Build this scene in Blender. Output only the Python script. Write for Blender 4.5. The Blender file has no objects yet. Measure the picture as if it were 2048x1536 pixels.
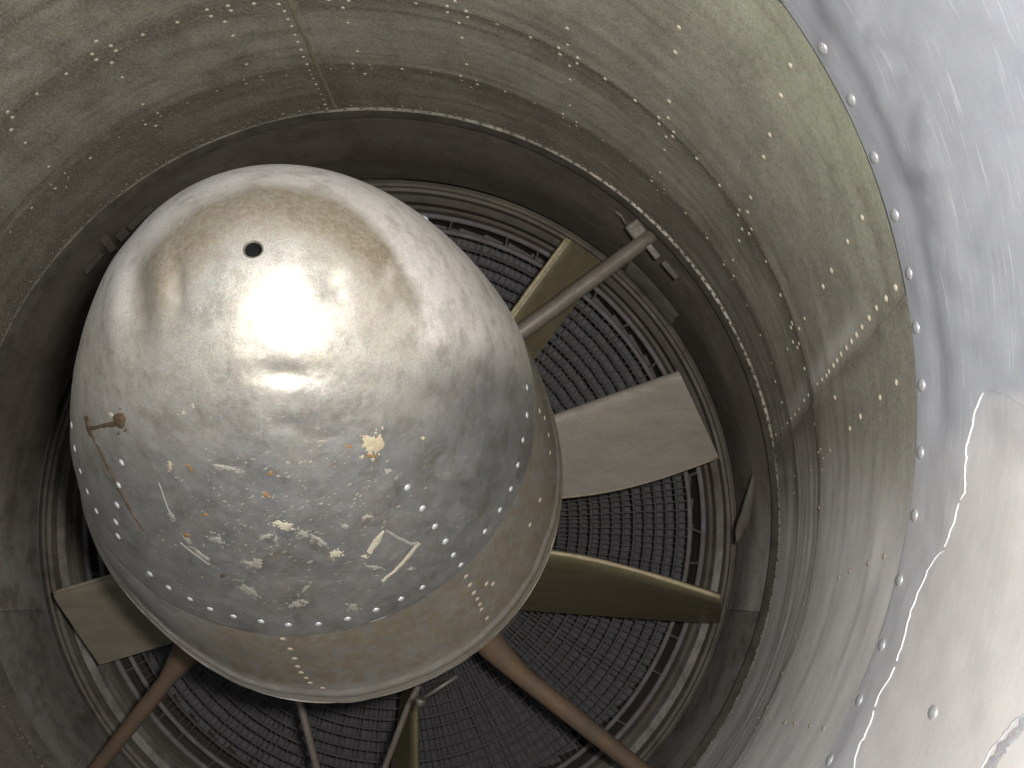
import bpy, math, random
import numpy as np
from mathutils import Vector, Matrix
from mathutils.bvhtree import BVHTree

random.seed(7)
rng = np.random.default_rng(7)
sc = bpy.context.scene
COL = sc.collection

# ------------------------------------------------------------------ camera, light, exposure
F = 1900.0                       # focal length in photo pixels (2048 wide)
cam_d = bpy.data.cameras.new("camera")
cam = bpy.data.objects.new("camera", cam_d)
COL.objects.link(cam)
cam_d.sensor_width = 36.0
cam_d.lens = 36.0 * F / 2048.0
cam_d.clip_start = 0.01
cam_d.clip_end = 200.0
cam.rotation_euler = (math.radians(90), 0, 0)      # looks along +Y
sc.camera = cam

sc.view_settings.view_transform = 'Standard'
sc.view_settings.look = 'None'
sc.view_settings.exposure = -0.88
sc.view_settings.gamma = 1.0

world = bpy.data.worlds.new("World")
sc.world = world
world.use_nodes = True
wn = world.node_tree
bg = wn.nodes["Background"]
sky = wn.nodes.new("ShaderNodeTexSky")
sky.sky_type = 'NISHITA'
sky.sun_disc = False
sky.sun_elevation = math.radians(38)
sky.sun_rotation = math.radians(20)
wn.links.new(sky.outputs[0], bg.inputs[0])
bg.inputs[1].default_value = 0.15

sun_d = bpy.data.lights.new("sun", 'SUN')
sun_d.energy = 2.0
sun_d.angle = math.radians(0.5)
sun_d.color = (1.0, 0.95, 0.88)
sun = bpy.data.objects.new("sun", sun_d)
COL.objects.link(sun)
# the sun stands behind the nacelle, ahead of the camera
sdir = Vector((math.sin(math.radians(20)) * math.cos(math.radians(38)),
               math.cos(math.radians(20)) * math.cos(math.radians(38)),
               math.sin(math.radians(38))))
sun.rotation_euler = sdir.to_track_quat('Z', 'Y').to_euler()

# the camera's own flash, beside the lens
fl_d = bpy.data.lights.new("camera_flash", 'AREA')
fl_d.shape = 'RECTANGLE'
fl_d.size = 0.045
fl_d.size_y = 0.028
fl_d.energy = 19.5
fl_d.color = (1.0, 0.955, 0.89)
flash = bpy.data.objects.new("camera_flash", fl_d)
COL.objects.link(flash)
FLASH = Vector((0.055, -0.015, 0.035))
flash.location = FLASH
fdir = (FLASH - Vector((-0.12, 0.75, -0.08)))
flash.rotation_euler = fdir.to_track_quat('Z', 'Y').to_euler()

# ------------------------------------------------------------------ helpers
def at(px, py, Y):
    """photo pixel + distance -> point"""
    return Vector(((px - 1024.0) / F * Y, Y, -(py - 768.0) / F * Y))

def px_of(V):
    V = np.asarray(V)
    return 1024 + F * V[:, 0] / V[:, 1], 768 - F * V[:, 2] / V[:, 1]

def sstep(a, b, x):
    t = np.clip((x - a) / (b - a), 0, 1)
    return t * t * (3 - 2 * t)

_tab = rng.random((256, 256))
def vnoise(x, y):
    xi = np.floor(x).astype(int); yi = np.floor(y).astype(int)
    fx = x - xi; fy = y - yi
    fx = fx * fx * (3 - 2 * fx); fy = fy * fy * (3 - 2 * fy)
    g = lambda a, b: _tab[a & 255, b & 255]
    return (g(xi, yi) * (1 - fx) + g(xi + 1, yi) * fx) * (1 - fy) + (g(xi, yi + 1) * (1 - fx) + g(xi + 1, yi + 1) * fx) * fy

def fbm(x, y, o=4):
    s = 0; a = .5; t = 0
    for i in range(o):
        s = s + a * vnoise(x + 17.3 * i, y + 9.1 * i); t += a
        x = x * 2.03; y = y * 2.03; a *= .5
    return s / t

def link(o, parent=None):
    COL.objects.link(o)
    if parent is not None:
        o.parent = parent
    return o

def raw_mesh(name, V, Fc, mat, smooth=True):
    me = bpy.data.meshes.new(name)
    V = np.asarray(V, dtype=np.float32)
    Fc = np.asarray(Fc, dtype=np.int32)
    n = Fc.shape[1]
    me.vertices.add(len(V)); me.vertices.foreach_set("co", V.ravel())
    me.loops.add(Fc.size); me.loops.foreach_set("vertex_index", Fc.ravel())
    me.polygons.add(len(Fc))
    me.polygons.foreach_set("loop_start", np.arange(0, Fc.size, n, dtype=np.int32))
    me.polygons.foreach_set("loop_total", np.full(len(Fc), n, dtype=np.int32))
    me.polygons.foreach_set("use_smooth", np.full(len(Fc), smooth))
    me.update(calc_edges=True)
    me.validate()
    if mat: me.materials.append(mat)
    return me

def obj(name, V, Fc, mat, parent=None, smooth=True):
    o = bpy.data.objects.new(name, raw_mesh(name, V, Fc, mat, smooth))
    return link(o, parent)

def attr_color(o, arr):
    me = o.data
    a = me.attributes.new("mask", 'FLOAT_COLOR', 'POINT')
    full = np.ones((len(me.vertices), 4), dtype=np.float32)
    full[:, :arr.shape[1]] = arr
    a.data.foreach_set("color", full.ravel())

def attr_vec(o, arr):
    a = o.data.attributes.new("flow", 'FLOAT_VECTOR', 'POINT')
    a.data.foreach_set("vector", np.asarray(arr, dtype=np.float32).ravel())

def grid_faces(n, m, wrap=False):
    """n rows x m columns of vertices, row-major"""
    i = np.arange(n - 1)[:, None]
    jm = m if wrap else m - 1
    j = np.arange(jm)[None, :]
    j2 = (j + 1) % m
    a = i * m + j; b = i * m + j2; c = (i + 1) * m + j2; d = (i + 1) * m + j
    return np.stack([a, b, c, d], -1).reshape(-1, 4)

def thing(name, label, cat, loc=(0, 0, 0), group=None):
    o = bpy.data.objects.new(name, None)
    o.location = loc
    o.empty_display_size = 0.02
    o["label"] = label; o["category"] = cat
    if group: o["group"] = group
    return link(o)

# ------------------------------------------------------------------ materials
def new_mat(name):
    m = bpy.data.materials.new(name); m.use_nodes = True
    nt = m.node_tree
    return m, nt, nt.nodes["Principled BSDF"]

def N(nt, t, **kw):
    n = nt.nodes.new(t)
    for k, v in kw.items():
        if k.startswith("i_"):
            n.inputs[k[2:].replace("_", " ")].default_value = v
        else:
            setattr(n, k, v)
    return n

def noise(nt, vec, scale, detail=4, rough=.6, dist=0.0):
    n = N(nt, "ShaderNodeTexNoise")
    n.inputs["Scale"].default_value = scale
    n.inputs["Detail"].default_value = detail
    n.inputs["Roughness"].default_value = rough
    n.inputs["Distortion"].default_value = dist
    if vec is not None: nt.links.new(vec, n.inputs["Vector"])
    return n.outputs[0]

def ramp(nt, fac, stops):
    r = N(nt, "ShaderNodeValToRGB")
    e = r.color_ramp.elements
    while len(e) < len(stops): e.new(0.5)
    for el, (p, c) in zip(e, stops):
        el.position = p
        el.color = (c, c, c, 1) if not isinstance(c, tuple) else (*c, 1)
    nt.links.new(fac, r.inputs[0])
    return r.outputs[0]

def mixc(nt, fac, a, b, mode='MIX'):
    n = N(nt, "ShaderNodeMix", data_type='RGBA', blend_type=mode)
    for s, v in ((0, fac), (6, a), (7, b)):
        if isinstance(v, (int, float)): n.inputs[s].default_value = v
        elif isinstance(v, tuple): n.inputs[s].default_value = (*v, 1)
        else: nt.links.new(v, n.inputs[s])
    return n.outputs[2]

def math_(nt, op, a, b=None, clamp=False):
    n = N(nt, "ShaderNodeMath", operation=op, use_clamp=clamp)
    for i, v in enumerate((a, b)):
        if v is None: continue
        if isinstance(v, (int, float)): n.inputs[i].default_value = v
        else: nt.links.new(v, n.inputs[i])
    return n.outputs[0]

def scaled(nt, vec, s):
    n = N(nt, "ShaderNodeVectorMath", operation='MULTIPLY')
    nt.links.new(vec, n.inputs[0]); n.inputs[1].default_value = s
    return n.outputs[0]

def bump(nt, b, h, strength, dist):
    n = N(nt, "ShaderNodeBump")
    n.inputs["Strength"].default_value = strength
    n.inputs["Distance"].default_value = dist
    nt.links.new(h, n.inputs["Height"])
    nt.links.new(n.outputs[0], b.inputs["Normal"])

def objco(nt):
    return N(nt, "ShaderNodeTexCoord").outputs["Object"]

def mask(nt):
    a = N(nt, "ShaderNodeAttribute", attribute_name="mask")
    s = N(nt, "ShaderNodeSeparateColor")
    nt.links.new(a.outputs["Color"], s.inputs[0])
    return s.outputs[0], s.outputs[1], s.outputs[2]

def flow(nt):
    return N(nt, "ShaderNodeAttribute", attribute_name="flow").outputs["Vector"]

def set_in(nt, b, name, v):
    if isinstance(v, (int, float)): b.inputs[name].default_value = v
    elif isinstance(v, tuple): b.inputs[name].default_value = (*v, 1)
    else: nt.links.new(v, b.inputs[name])

def mottle(nt, base, co, scale, amt):
    n = N(nt, "ShaderNodeTexNoise")
    n.inputs["Scale"].default_value = scale; n.inputs["Detail"].default_value = 2; n.inputs["Roughness"].default_value = .7
    nt.links.new(co, n.inputs["Vector"])
    return mixc(nt, amt, base, n.outputs[1], 'OVERLAY')

def mat_nose():
    m, nt, b = new_mat("weathered_aluminium")
    co = objco(nt)
    R, G, B = mask(nt)                     # R brown grime, G pale oxide, B blue-grey tarnish
    n1 = noise(nt, co, 45, 6, .65)
    n2 = noise(nt, co, 260, 5, .7)
    n3 = noise(nt, co, 1100, 3, .6)
    base = mixc(nt, ramp(nt, n1, [(.3, 0.), (.7, 1.)]), (.505, .482, .430), (.62, .595, .540))
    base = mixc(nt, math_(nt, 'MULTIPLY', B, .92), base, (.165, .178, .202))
    base = mixc(nt, G, base, (.55, .515, .488))
    gr = math_(nt, 'MULTIPLY', R, ramp(nt, n2, [(.25, .75), (.6, 1.)]))
    base = mixc(nt, gr, base, (.13, .100, .058))
    base = mixc(nt, ramp(nt, n3, [(.38, .0), (.75, .5)]), base, (.16, .15, .13))
    st = noise(nt, co, 33, 6, .74, .6)
    low = math_(nt, 'MULTIPLY', math_(nt, 'ADD', .25, math_(nt, 'MULTIPLY', B, .75)), math_(nt, 'SUBTRACT', 1.0, math_(nt, 'MULTIPLY', R, .92), True))
    lowB = math_(nt, 'MULTIPLY', B, math_(nt, 'SUBTRACT', 1.0, math_(nt, 'MULTIPLY', R, .92), True))
    base = mixc(nt, math_(nt, 'MULTIPLY', low, ramp(nt, st, [(.50, 0.), (.60, .55)])), base, (.12, .105, .078))
    base = mixc(nt, math_(nt, 'MULTIPLY', low, ramp(nt, noise(nt, co, 75, 5, .75), [(.56, 0.), (.68, .6)])), base, (.34, .32, .26))
    blo = noise(nt, co, 24, 6, .68)
    base = mixc(nt, math_(nt, 'MULTIPLY', lowB, ramp(nt, blo, [(.42, 0.), (.60, .55)])), base, (.31, .315, .315))
    base = mixc(nt, ramp(nt, noise(nt, co, 60, 5, .7), [(.48, 0.), (.64, .42)]), base, (.20, .18, .14))
    fleck = ramp(nt, noise(nt, co, 1700, 1, .5), [(.73, 0.), (.77, 1.)])
    base = mixc(nt, math_(nt, 'MULTIPLY', fleck, .6), base, (.9, .87, .8))
    base = mottle(nt, base, co, 900, 0.3)
    set_in(nt, b, "Base Color", base)
    met = math_(nt, 'SUBTRACT', .78, math_(nt, 'ADD', math_(nt, 'MULTIPLY', R, .6), math_(nt, 'MULTIPLY', G, .55)), True)
    set_in(nt, b, "Metallic", met)
    rg = math_(nt, 'ADD', math_(nt, 'ADD', ramp(nt, n2, [(.3, .50), (.7, .58)]), math_(nt, 'MULTIPLY', R, .12)), math_(nt, 'MULTIPLY', G, .15), True)
    set_in(nt, b, "Roughness", rg)
    h = math_(nt, 'ADD', math_(nt, 'MULTIPLY', n1, 1.0), math_(nt, 'MULTIPLY', n3, .05))
    bump(nt, b, h, .16, .004)
    return m

def mat_duct():
    m, nt, b = new_mat("dirty_olive_paint")
    co = objco(nt); fl = flow(nt)
    R, G, B = mask(nt)                     # R brown grime and left-side darkening, G clean grey, B green
    streak = noise(nt, scaled(nt, fl, (2.2, 55, 1)), 1.0, 5, .62)
    fine = noise(nt, co, 420, 4, .7)
    blot = noise(nt, co, 14, 5, .62)
    rub = noise(nt, scaled(nt, fl, (26, 7, 1)), 1.0, 4, .6)
    base = mixc(nt, ramp(nt, blot, [(.3, 0.), (.7, 1.)]), (.240, .226, .182), (.318, .302, .250))
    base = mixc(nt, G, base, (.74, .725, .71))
    base = mixc(nt, math_(nt, 'MULTIPLY', B, ramp(nt, blot, [(.3, .4), (.65, 1.)])), base, (.345, .375, .265))
    stf = math_(nt, 'MULTIPLY', ramp(nt, streak, [(.42, 0.), (.68, .26)]), math_(nt, 'SUBTRACT', 1.0, math_(nt, 'MULTIPLY', G, .65)))
    base = mixc(nt, stf, base, (.13, .11, .08))
    base = mixc(nt, ramp(nt, rub, [(.55, 0.), (.78, .16)]), base, (.52, .49, .42))
    mid = noise(nt, co, 130, 5, .75)
    dirty = math_(nt, 'SUBTRACT', 1.0, math_(nt, 'MULTIPLY', G, .85))
    base = mixc(nt, math_(nt, 'MULTIPLY', dirty, ramp(nt, mid, [(.30, .42), (.50, 0.)])), base, (.11, .10, .08))
    base = mixc(nt, math_(nt, 'MULTIPLY', dirty, ramp(nt, mid, [(.54, 0.), (.74, .34)])), base, (.47, .46, .41))
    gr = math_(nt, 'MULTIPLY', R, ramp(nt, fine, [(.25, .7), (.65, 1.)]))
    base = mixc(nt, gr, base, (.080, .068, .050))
    base = mixc(nt, ramp(nt, fine, [(.42, 0.), (.78, .5)]), base, (.55, .53, .46))
    base = mottle(nt, base, co, 650, 0.45)
    set_in(nt, b, "Base Color", base)
    set_in(nt, b, "Roughness", ramp(nt, blot, [(.3, .42), (.7, .62)]))
    set_in(nt, b, "Metallic", .12)
    h = math_(nt, 'ADD', math_(nt, 'MULTIPLY', streak, .3), math_(nt, 'MULTIPLY', fine, .25))
    bump(nt, b, h, .25, .002)
    return m

def mat_lip():
    m, nt, b = new_mat("bare_lip_aluminium")
    co = objco(nt); fl = flow(nt)
    R, G, B = mask(nt)
    streak = noise(nt, scaled(nt, fl, (9, 260, 1)), 1.0, 4, .6)
    blot = noise(nt, co, 11, 5, .6)
    fine = noise(nt, co, 900, 3, .6)
    base = mixc(nt, ramp(nt, blot, [(.3, 0.), (.7, 1.)]), (.42, .445, .505), (.51, .53, .58))  # blue of the sky's reflection painted into the metal colour
    base = mixc(nt, ramp(nt, streak, [(.4, 0.), (.75, .22)]), base, (.40, .41, .43))
    scr = noise(nt, scaled(nt, fl, (20, 600, 1)), 1.0, 3, .5)
    base = mixc(nt, ramp(nt, scr, [(.60, 0.), (.68, .4)]), base, (.82, .83, .86))
    base = mixc(nt, ramp(nt, noise(nt, co, 55, 6, .75), [(.54, 0.), (.70, .30)]), base, (.38, .38, .40))
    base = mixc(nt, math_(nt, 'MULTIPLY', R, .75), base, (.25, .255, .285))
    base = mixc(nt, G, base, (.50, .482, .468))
    base = mixc(nt, ramp(nt, fine, [(.68, 0.), (.75, .5)]), base, (.95, .95, .97))
    base = mottle(nt, base, co, 900, 0.15)
    set_in(nt, b, "Base Color", base)
    set_in(nt, b, "Metallic", math_(nt, 'SUBTRACT', .55, math_(nt, 'MULTIPLY', G, .30), True))
    set_in(nt, b, "Roughness", ramp(nt, streak, [(.3, .54), (.7, .62)]))
    bump(nt, b, math_(nt, 'ADD', math_(nt, 'MULTIPLY', streak, .08), math_(nt, 'MULTIPLY', blot, 1.0)), .3, .004)
    return m

def mat_simple(name, c1, c2, scale, rough=.55, metal=0.0, bmp=.2, fine=600, stretch=None, spec=.3):
    m, nt, b = new_mat(name)
    co = objco(nt)
    v = scaled(nt, co, stretch) if stretch else co
    n1 = noise(nt, v, scale, 5, .65)
    n2 = noise(nt, co, fine, 3, .65)
    base = mixc(nt, ramp(nt, n1, [(.32, 0.), (.68, 1.)]), c1, c2)
    base = mixc(nt, ramp(nt, n2, [(.35, 0.), (.8, .5)]), base, tuple(min(1, x * .45) for x in c1))
    base = mottle(nt, base, co, 600, .4)
    set_in(nt, b, "Base Color", base)
    set_in(nt, b, "Roughness", ramp(nt, n1, [(.3, max(.05, rough - .08)), (.7, min(1, rough + .1))]))
    b.inputs["Metallic"].default_value = metal
    b.inputs["Specular IOR Level"].default_value = spec
    bump(nt, b, n2, bmp, .001)
    return m

def mat_casing():
    m, nt, b = new_mat("dark_paint_and_shade")
    co = objco(nt); fl = flow(nt)
    R, G, B = mask(nt)
    streak = noise(nt, scaled(nt, fl, (3, 70, 1)), 1.0, 5, .62)
    fine = noise(nt, co, 380, 4, .7)
    base = mixc(nt, ramp(nt, streak, [(.35, 0.), (.68, 1.)]), (.068, .060, .049), (.115, .102, .083))
    base = mixc(nt, G, base, (.36, .355, .34))
    base = mixc(nt, ramp(nt, fine, [(.45, 0.), (.8, .35)]), base, (.12, .11, .095))
    base = mixc(nt, math_(nt, 'MULTIPLY', R, .85), base, (.056, .050, .042))
    base = mixc(nt, ramp(nt, noise(nt, co, 22, 6, .72), [(.46, 0.), (.62, .55)]), base, (.040, .033, .025))
    base = mixc(nt, ramp(nt, noise(nt, scaled(nt, fl, (9, 30, 1)), 1.0, 5, .7), [(.56, 0.), (.70, .35)]), base, (.15, .135, .11))
    base = mottle(nt, base, co, 480, 0.6)
    set_in(nt, b, "Base Color", base)
    set_in(nt, b, "Roughness", .65)
    b.inputs['Specular IOR Level'].default_value = .15
    bump(nt, b, fine, .2, .001)
    return m

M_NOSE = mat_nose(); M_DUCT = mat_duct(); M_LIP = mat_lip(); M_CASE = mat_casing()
M_RIVN = mat_simple("bright_rivet", (.60, .61, .64), (.46, .47, .49), 300, .40, .5, .05)
M_RIVD = mat_simple("cream_rivet", (.54, .50, .39), (.40, .365, .28), 240, .42, .10, .1)
M_RIVB = mat_simple("dull_rivet", (.42, .36, .27), (.26, .22, .16), 240, .5, .2, .1)
M_RIVL = mat_simple("lip_rivet", (.52, .53, .54), (.42, .43, .44), 300, .45, .5, .05)
M_CHIP = mat_simple("beige_paint_chip", (.44, .41, .33), (.32, .30, .23), 500, .7, 0, .5, 1500)
M_CHIPD = mat_simple("faint_paint_chip", (.27, .258, .222), (.205, .20, .178), 500, .7, 0, .4, 1500)
M_RUST = mat_simple("orange_rust", (.24, .145, .065), (.16, .09, .04), 700, .8, 0, .4, 1800)
M_OCHRE = mat_simple("ochre_deposit", (.40, .35, .25), (.32, .265, .17), 500, .75, 0, .5, 1500)
M_BROWN = mat_simple("dried_brown_drip", (.06, .040, .024), (.12, .08, .042), 400, .5, 0, .4, 1300)
M_VANE = mat_simple("grey_vane_paint", (.185, .165, .125), (.13, .115, .088), 40, .42, .15, .15, 500, stretch=(.5, 2.2, 1.6))
M_VANEO = mat_simple("olive_vane_paint", (.155, .132, .078), (.105, .090, .055), 40, .40, .15, .15, 500, stretch=(.5, 2.2, 1.6))
M_VANEG = mat_simple("pale_vane_paint", (.20, .18, .15), (.155, .14, .118), 30, .55, .1, .15, 500, stretch=(.5, 2.2, 1.6))
M_STRUT = mat_simple("rusty_strut", (.140, .088, .052), (.085, .068, .054), 28, .6, .1, .3, 500)
M_STRUTG = mat_simple("greyed_strut", (.165, .145, .125), (.115, .096, .08), 45, .5, .15, .2, 500)
M_WIRE = mat_simple("dark_screen_wire", (.082, .077, .075), (.052, .051, .053), 90, .7, .0, .1, spec=.06)
M_RINGW = mat_simple("screen_hoop", (.15, .145, .16), (.105, .088, .076), 60, .6, .0, .1, spec=.12)
M_BLADE = mat_simple("dark_blade_steel", (.155, .150, .160), (.095, .092, .10), 50, .6, .0, .1, spec=.15)
M_DARK = mat_simple("backing_steel", (.19, .186, .19), (.135, .13, .135), 40, .8, .0, .1, spec=.05)  # even grey steel behind the screen and casing panels
M_BORE = mat_simple('near_black_lining', (.008, .008, .008), (.005, .005, .005), 40, .8, .0, .1)  # near-black lining of the tip tube
M_FIT = mat_simple("pale_bracket_metal", (.135, .125, .108), (.095, .085, .072), 120, .5, .3, .2)
M_CASEB = mat_simple('dull_brown_plate', (.085, .075, .062), (.055, .048, .040), 90, .6, .1, .2)
M_DUCTB = mat_simple('brown_seam_strip', (.24, .21, .15), (.15, .13, .09), 90, .6, .0, .2)
M_HILITE = mat_simple('vane_edge_highlight', (.36, .30, .19), (.25, .205, .13), 120, .5, .1, .3)  # highlight on the vanes' rounded edges, painted as a brighter colour
M_HILITE_D = mat_simple('dull_edge_highlight', (.24, .205, .15), (.16, .14, .10), 120, .5, .1, .3)  # dimmer version of the painted edge highlight
M_SKIN = mat_simple("nacelle_outer_skin", (.42, .43, .43), (.34, .35, .35), 9, .42, .5, .1)
M_EDGE = mat_simple("turned_sheet_edge", (.19, .175, .145), (.085, .078, .066), 40, .5, .3, .2)
M_SCAR = mat_simple("bright_torn_edge", (.9, .9, .92), (.8, .8, .82), 200, .35, .3, .1)  # bare torn edge, its flash glint painted near white
M_GREYM = mat_simple("grey_metal_mark", (.30, .30, .32), (.42, .42, .43), 60, .6, .3, .3)

# ------------------------------------------------------------------ the intake duct: rings of known centre, radius and depth
#       depth   centre px       radius px
RINGS = [(.30, 0, 0, 0), (.60, 445, 826, 1389), (.87, 658, 973, 981), (.99, 709.5, 1018, 883), (1.10, 743, 1035, 808)]
RW = []
for (Y, cx, cy, r) in RINGS[1:]:
    RW.append((Y, (cx - 1024) / F * Y, -(cy - 768) / F * Y, r / F * Y))
RW = np.array(RW)
def ring(Y):
    Y = np.asarray(Y, float)
    return [np.interp(Y, RW[:, 0], RW[:, i]) for i in (1, 2, 3)]

def ring_pt(Y, th, dr=0.0):
    """th measured from +X, positive downwards in the picture"""
    cx, cz, r = ring(Y)
    return cx + (r + dr) * np.cos(th), Y, cz - (r + dr) * np.sin(th)

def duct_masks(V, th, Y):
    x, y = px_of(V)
    dA = np.hypot(x - 658, y - 973) - 981
    dB = np.hypot(x - 709.5, y - 1018) - 883
    dS = np.hypot(x - 445, y - 826) - 1389
    dI = np.hypot(x - 743, y - 1035) - 808
    n = fbm(th * 9, Y * 30); n2 = fbm(th * 4 + 5, Y * 160); n3 = fbm(x / 60, y / 60)
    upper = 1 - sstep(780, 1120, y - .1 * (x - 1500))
    gr = 1.0 * np.exp(-((dA - 1) / 4.5) ** 2) * (.6 + .4 * sstep(.25, .5, n)) + 1.0 * np.exp(-((dB - 1) / 4.) ** 2) * (.6 + .4 * sstep(.25, .5, n))
    gr += .42 * np.exp(-((dA + 8) / 22) ** 2) + .42 * np.exp(-((dB + 8) / 20) ** 2) + .30 * sstep(10, -40, dB)
    gr += .55 * np.exp(-((dI - 10) / 22) ** 2) * n
    gr += .45 * sstep(.55, .8, n2) * sstep(-60, -320, dS)
    ts = np.degrees(th)
    gr += .55 * np.exp(-((ts + 9.2) / 1.1) ** 2) * sstep(.3, .6, n3)
    gr += .55 * np.exp(-((ts + 94.6) / .7) ** 2)
    gr += .28 * sstep(.45, .75, n3) * sstep(-40, -300, dS)
    gr += .35 * np.exp(-((ts + 5.5) / 3.5) ** 2) * sstep(-20, -200, dS) * n3 * 1.5
    gr += (.44 * sstep(1100, 150, x) + .10) * (.5 + .9 * fbm(x / 26, y / 26, 4)) * sstep(1500, 1200, x)  # mottled darkening that grows towards the left
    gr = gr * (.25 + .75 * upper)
    gr += .75 * (1 - upper) * sstep(620, 250, x)  # lower left of the duct darkened
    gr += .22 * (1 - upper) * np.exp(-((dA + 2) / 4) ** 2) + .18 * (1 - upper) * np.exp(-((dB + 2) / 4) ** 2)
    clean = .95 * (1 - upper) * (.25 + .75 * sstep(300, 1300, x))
    clean += .55 * np.exp(-((ts + 12.3) / 1.4) ** 2) * sstep(-60, -150, dS) * sstep(-330, -220, dS)
    green = sstep(-190, -10, dS) * upper * sstep(650, 300, y) + .25 * upper * sstep(-500, -100, dS) * n3
    return np.clip(np.stack([gr, clean, green], 1), 0, 1)

def sheet(name, Y0, Y1, t0, t1, dr, mat, parent, ny=28, dens=1.0, thick=.0016, masks=True, fn=None):
    """a curved sheet with thickness between two depths and two angles (radians)"""
    nt_ = max(8, int((t1 - t0) * 120 * dens))
    e_ = np.array([.0006, .0014, .0024, .0036, .005, .0068, .009, .012, .016])
    Ys = np.unique(np.concatenate([np.linspace(Y0, Y1, ny), Y1 - e_, Y0 + e_[:4]])); ny = len(Ys); ths = np.linspace(t0, t1, nt_)
    YY, TT = np.meshgrid(Ys, ths, indexing='ij')
    YY = YY.ravel(); TT = TT.ravel()
    wob = .0011 * (fbm(TT * 7 + 3, YY * 22) - .5) * 2 + .0006 * (fbm(TT * 3, YY * 120 + 7) - .5) * 2
    d = dr + wob
    X, Yc, Z = ring_pt(YY, TT, d)
    Vi = np.stack([X, Yc, Z], 1)
    X, Yc, Z = ring_pt(YY, TT, d + thick)
    Vo = np.stack([X, Yc, Z], 1)
    n = len(Vi)
    fi = grid_faces(ny, nt_)
    fo = fi[:, ::-1] + n
    def rim(idx):
        idx = np.asarray(idx)
        return np.stack([idx[:-1], idx[:-1] + n, idx[1:] + n, idx[1:]], 1)
    a = np.arange(nt_); e = [rim(a)[:, ::-1], rim((ny - 1) * nt_ + a), rim(np.arange(ny) * nt_), rim(np.arange(ny) * nt_ + nt_ - 1)[:, ::-1]]
    V = np.concatenate([Vi, Vo]); Fc = np.concatenate([fi, fo] + e)
    o = obj(name, V, Fc, mat, parent)
    o.data.set_sharp_from_angle(angle=math.radians(35))
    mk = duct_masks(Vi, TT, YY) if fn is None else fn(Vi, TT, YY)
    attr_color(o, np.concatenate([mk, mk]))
    fl = np.stack([TT * .45, YY, np.zeros_like(YY)], 1)
    attr_vec(o, np.concatenate([fl, fl]))
    return o

PI = math.pi
R_ = math.radians
duct = thing("intake_duct", "dirty olive painted sheet metal intake duct with rows of rivets around the bullet fairing", "air duct", (-.17, .85, -.09))
def setp(o, parent):
    o.parent = parent
    o.matrix_parent_inverse = parent.matrix_world.inverted() if False else Matrix.Translation(-Vector(parent.location))
T_TOP, T_RIGHT = R_(-94.6), R_(-9.6)
PANELS = []
bands = [(.5985, .8705, .0020, 40), (.8690, .9905, .0034, 26), (.9890, 1.10, .0044, 24)]
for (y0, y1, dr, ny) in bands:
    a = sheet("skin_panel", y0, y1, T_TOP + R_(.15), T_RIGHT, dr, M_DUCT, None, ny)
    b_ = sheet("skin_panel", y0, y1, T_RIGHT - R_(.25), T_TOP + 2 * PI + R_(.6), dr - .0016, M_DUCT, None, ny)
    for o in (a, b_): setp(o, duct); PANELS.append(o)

# turned-in flange at the rear edge of the duct
def lathe_ring(name, prof, mat, parent, cfun, nth=220, t0=0, t1=2 * PI, fn=None, wob=0.0):
    """prof: list of (Y, R); cfun(Y)->(cx,cz)"""
    full = abs(t1 - t0 - 2 * PI) < 1e-6
    ths = np.linspace(t0, t1, nth, endpoint=not full)
    P = np.array(prof, float); ny = len(P)
    YY, TT = np.meshgrid(P[:, 0], ths, indexing='ij'); RR, _ = np.meshgrid(P[:, 1], ths, indexing='ij')
    YY = YY.ravel(); TT = TT.ravel(); RR = RR.ravel()
    if wob: RR = RR + wob * (fbm(TT * 6 + 1, YY * 5) - .5) * 2 * np.sin(TT * .5) ** 2
    cx, cz = cfun(YY)
    V = np.stack([cx + RR * np.cos(TT), YY, cz - RR * np.sin(TT)], 1)
    o = obj(name, V, grid_faces(ny, nth, full), mat, None)
    o.data.set_sharp_from_angle(angle=math.radians(40))
    if fn is not None: attr_color(o, fn(V, TT, YY))
    else: attr_color(o, np.zeros((len(V), 3)))
    attr_vec(o, np.stack([TT * .45, YY, RR * 0], 1))
    if parent is not None: setp(o, parent)
    return o
c_in = ring(1.10)
def c_duct(Y): return c_in[0] + 0 * Y, c_in[1] + 0 * Y
Ri = float(c_in[2])
lathe_ring("rear_flange", [(1.092, Ri + .0052), (1.0925, Ri + .0018), (1.101, Ri + .0002), (1.112, Ri - .0008), (1.116, Ri + .006), (1.108, Ri + .012)],
           M_EDGE, duct, c_duct, 300, wob=.0012)

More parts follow.
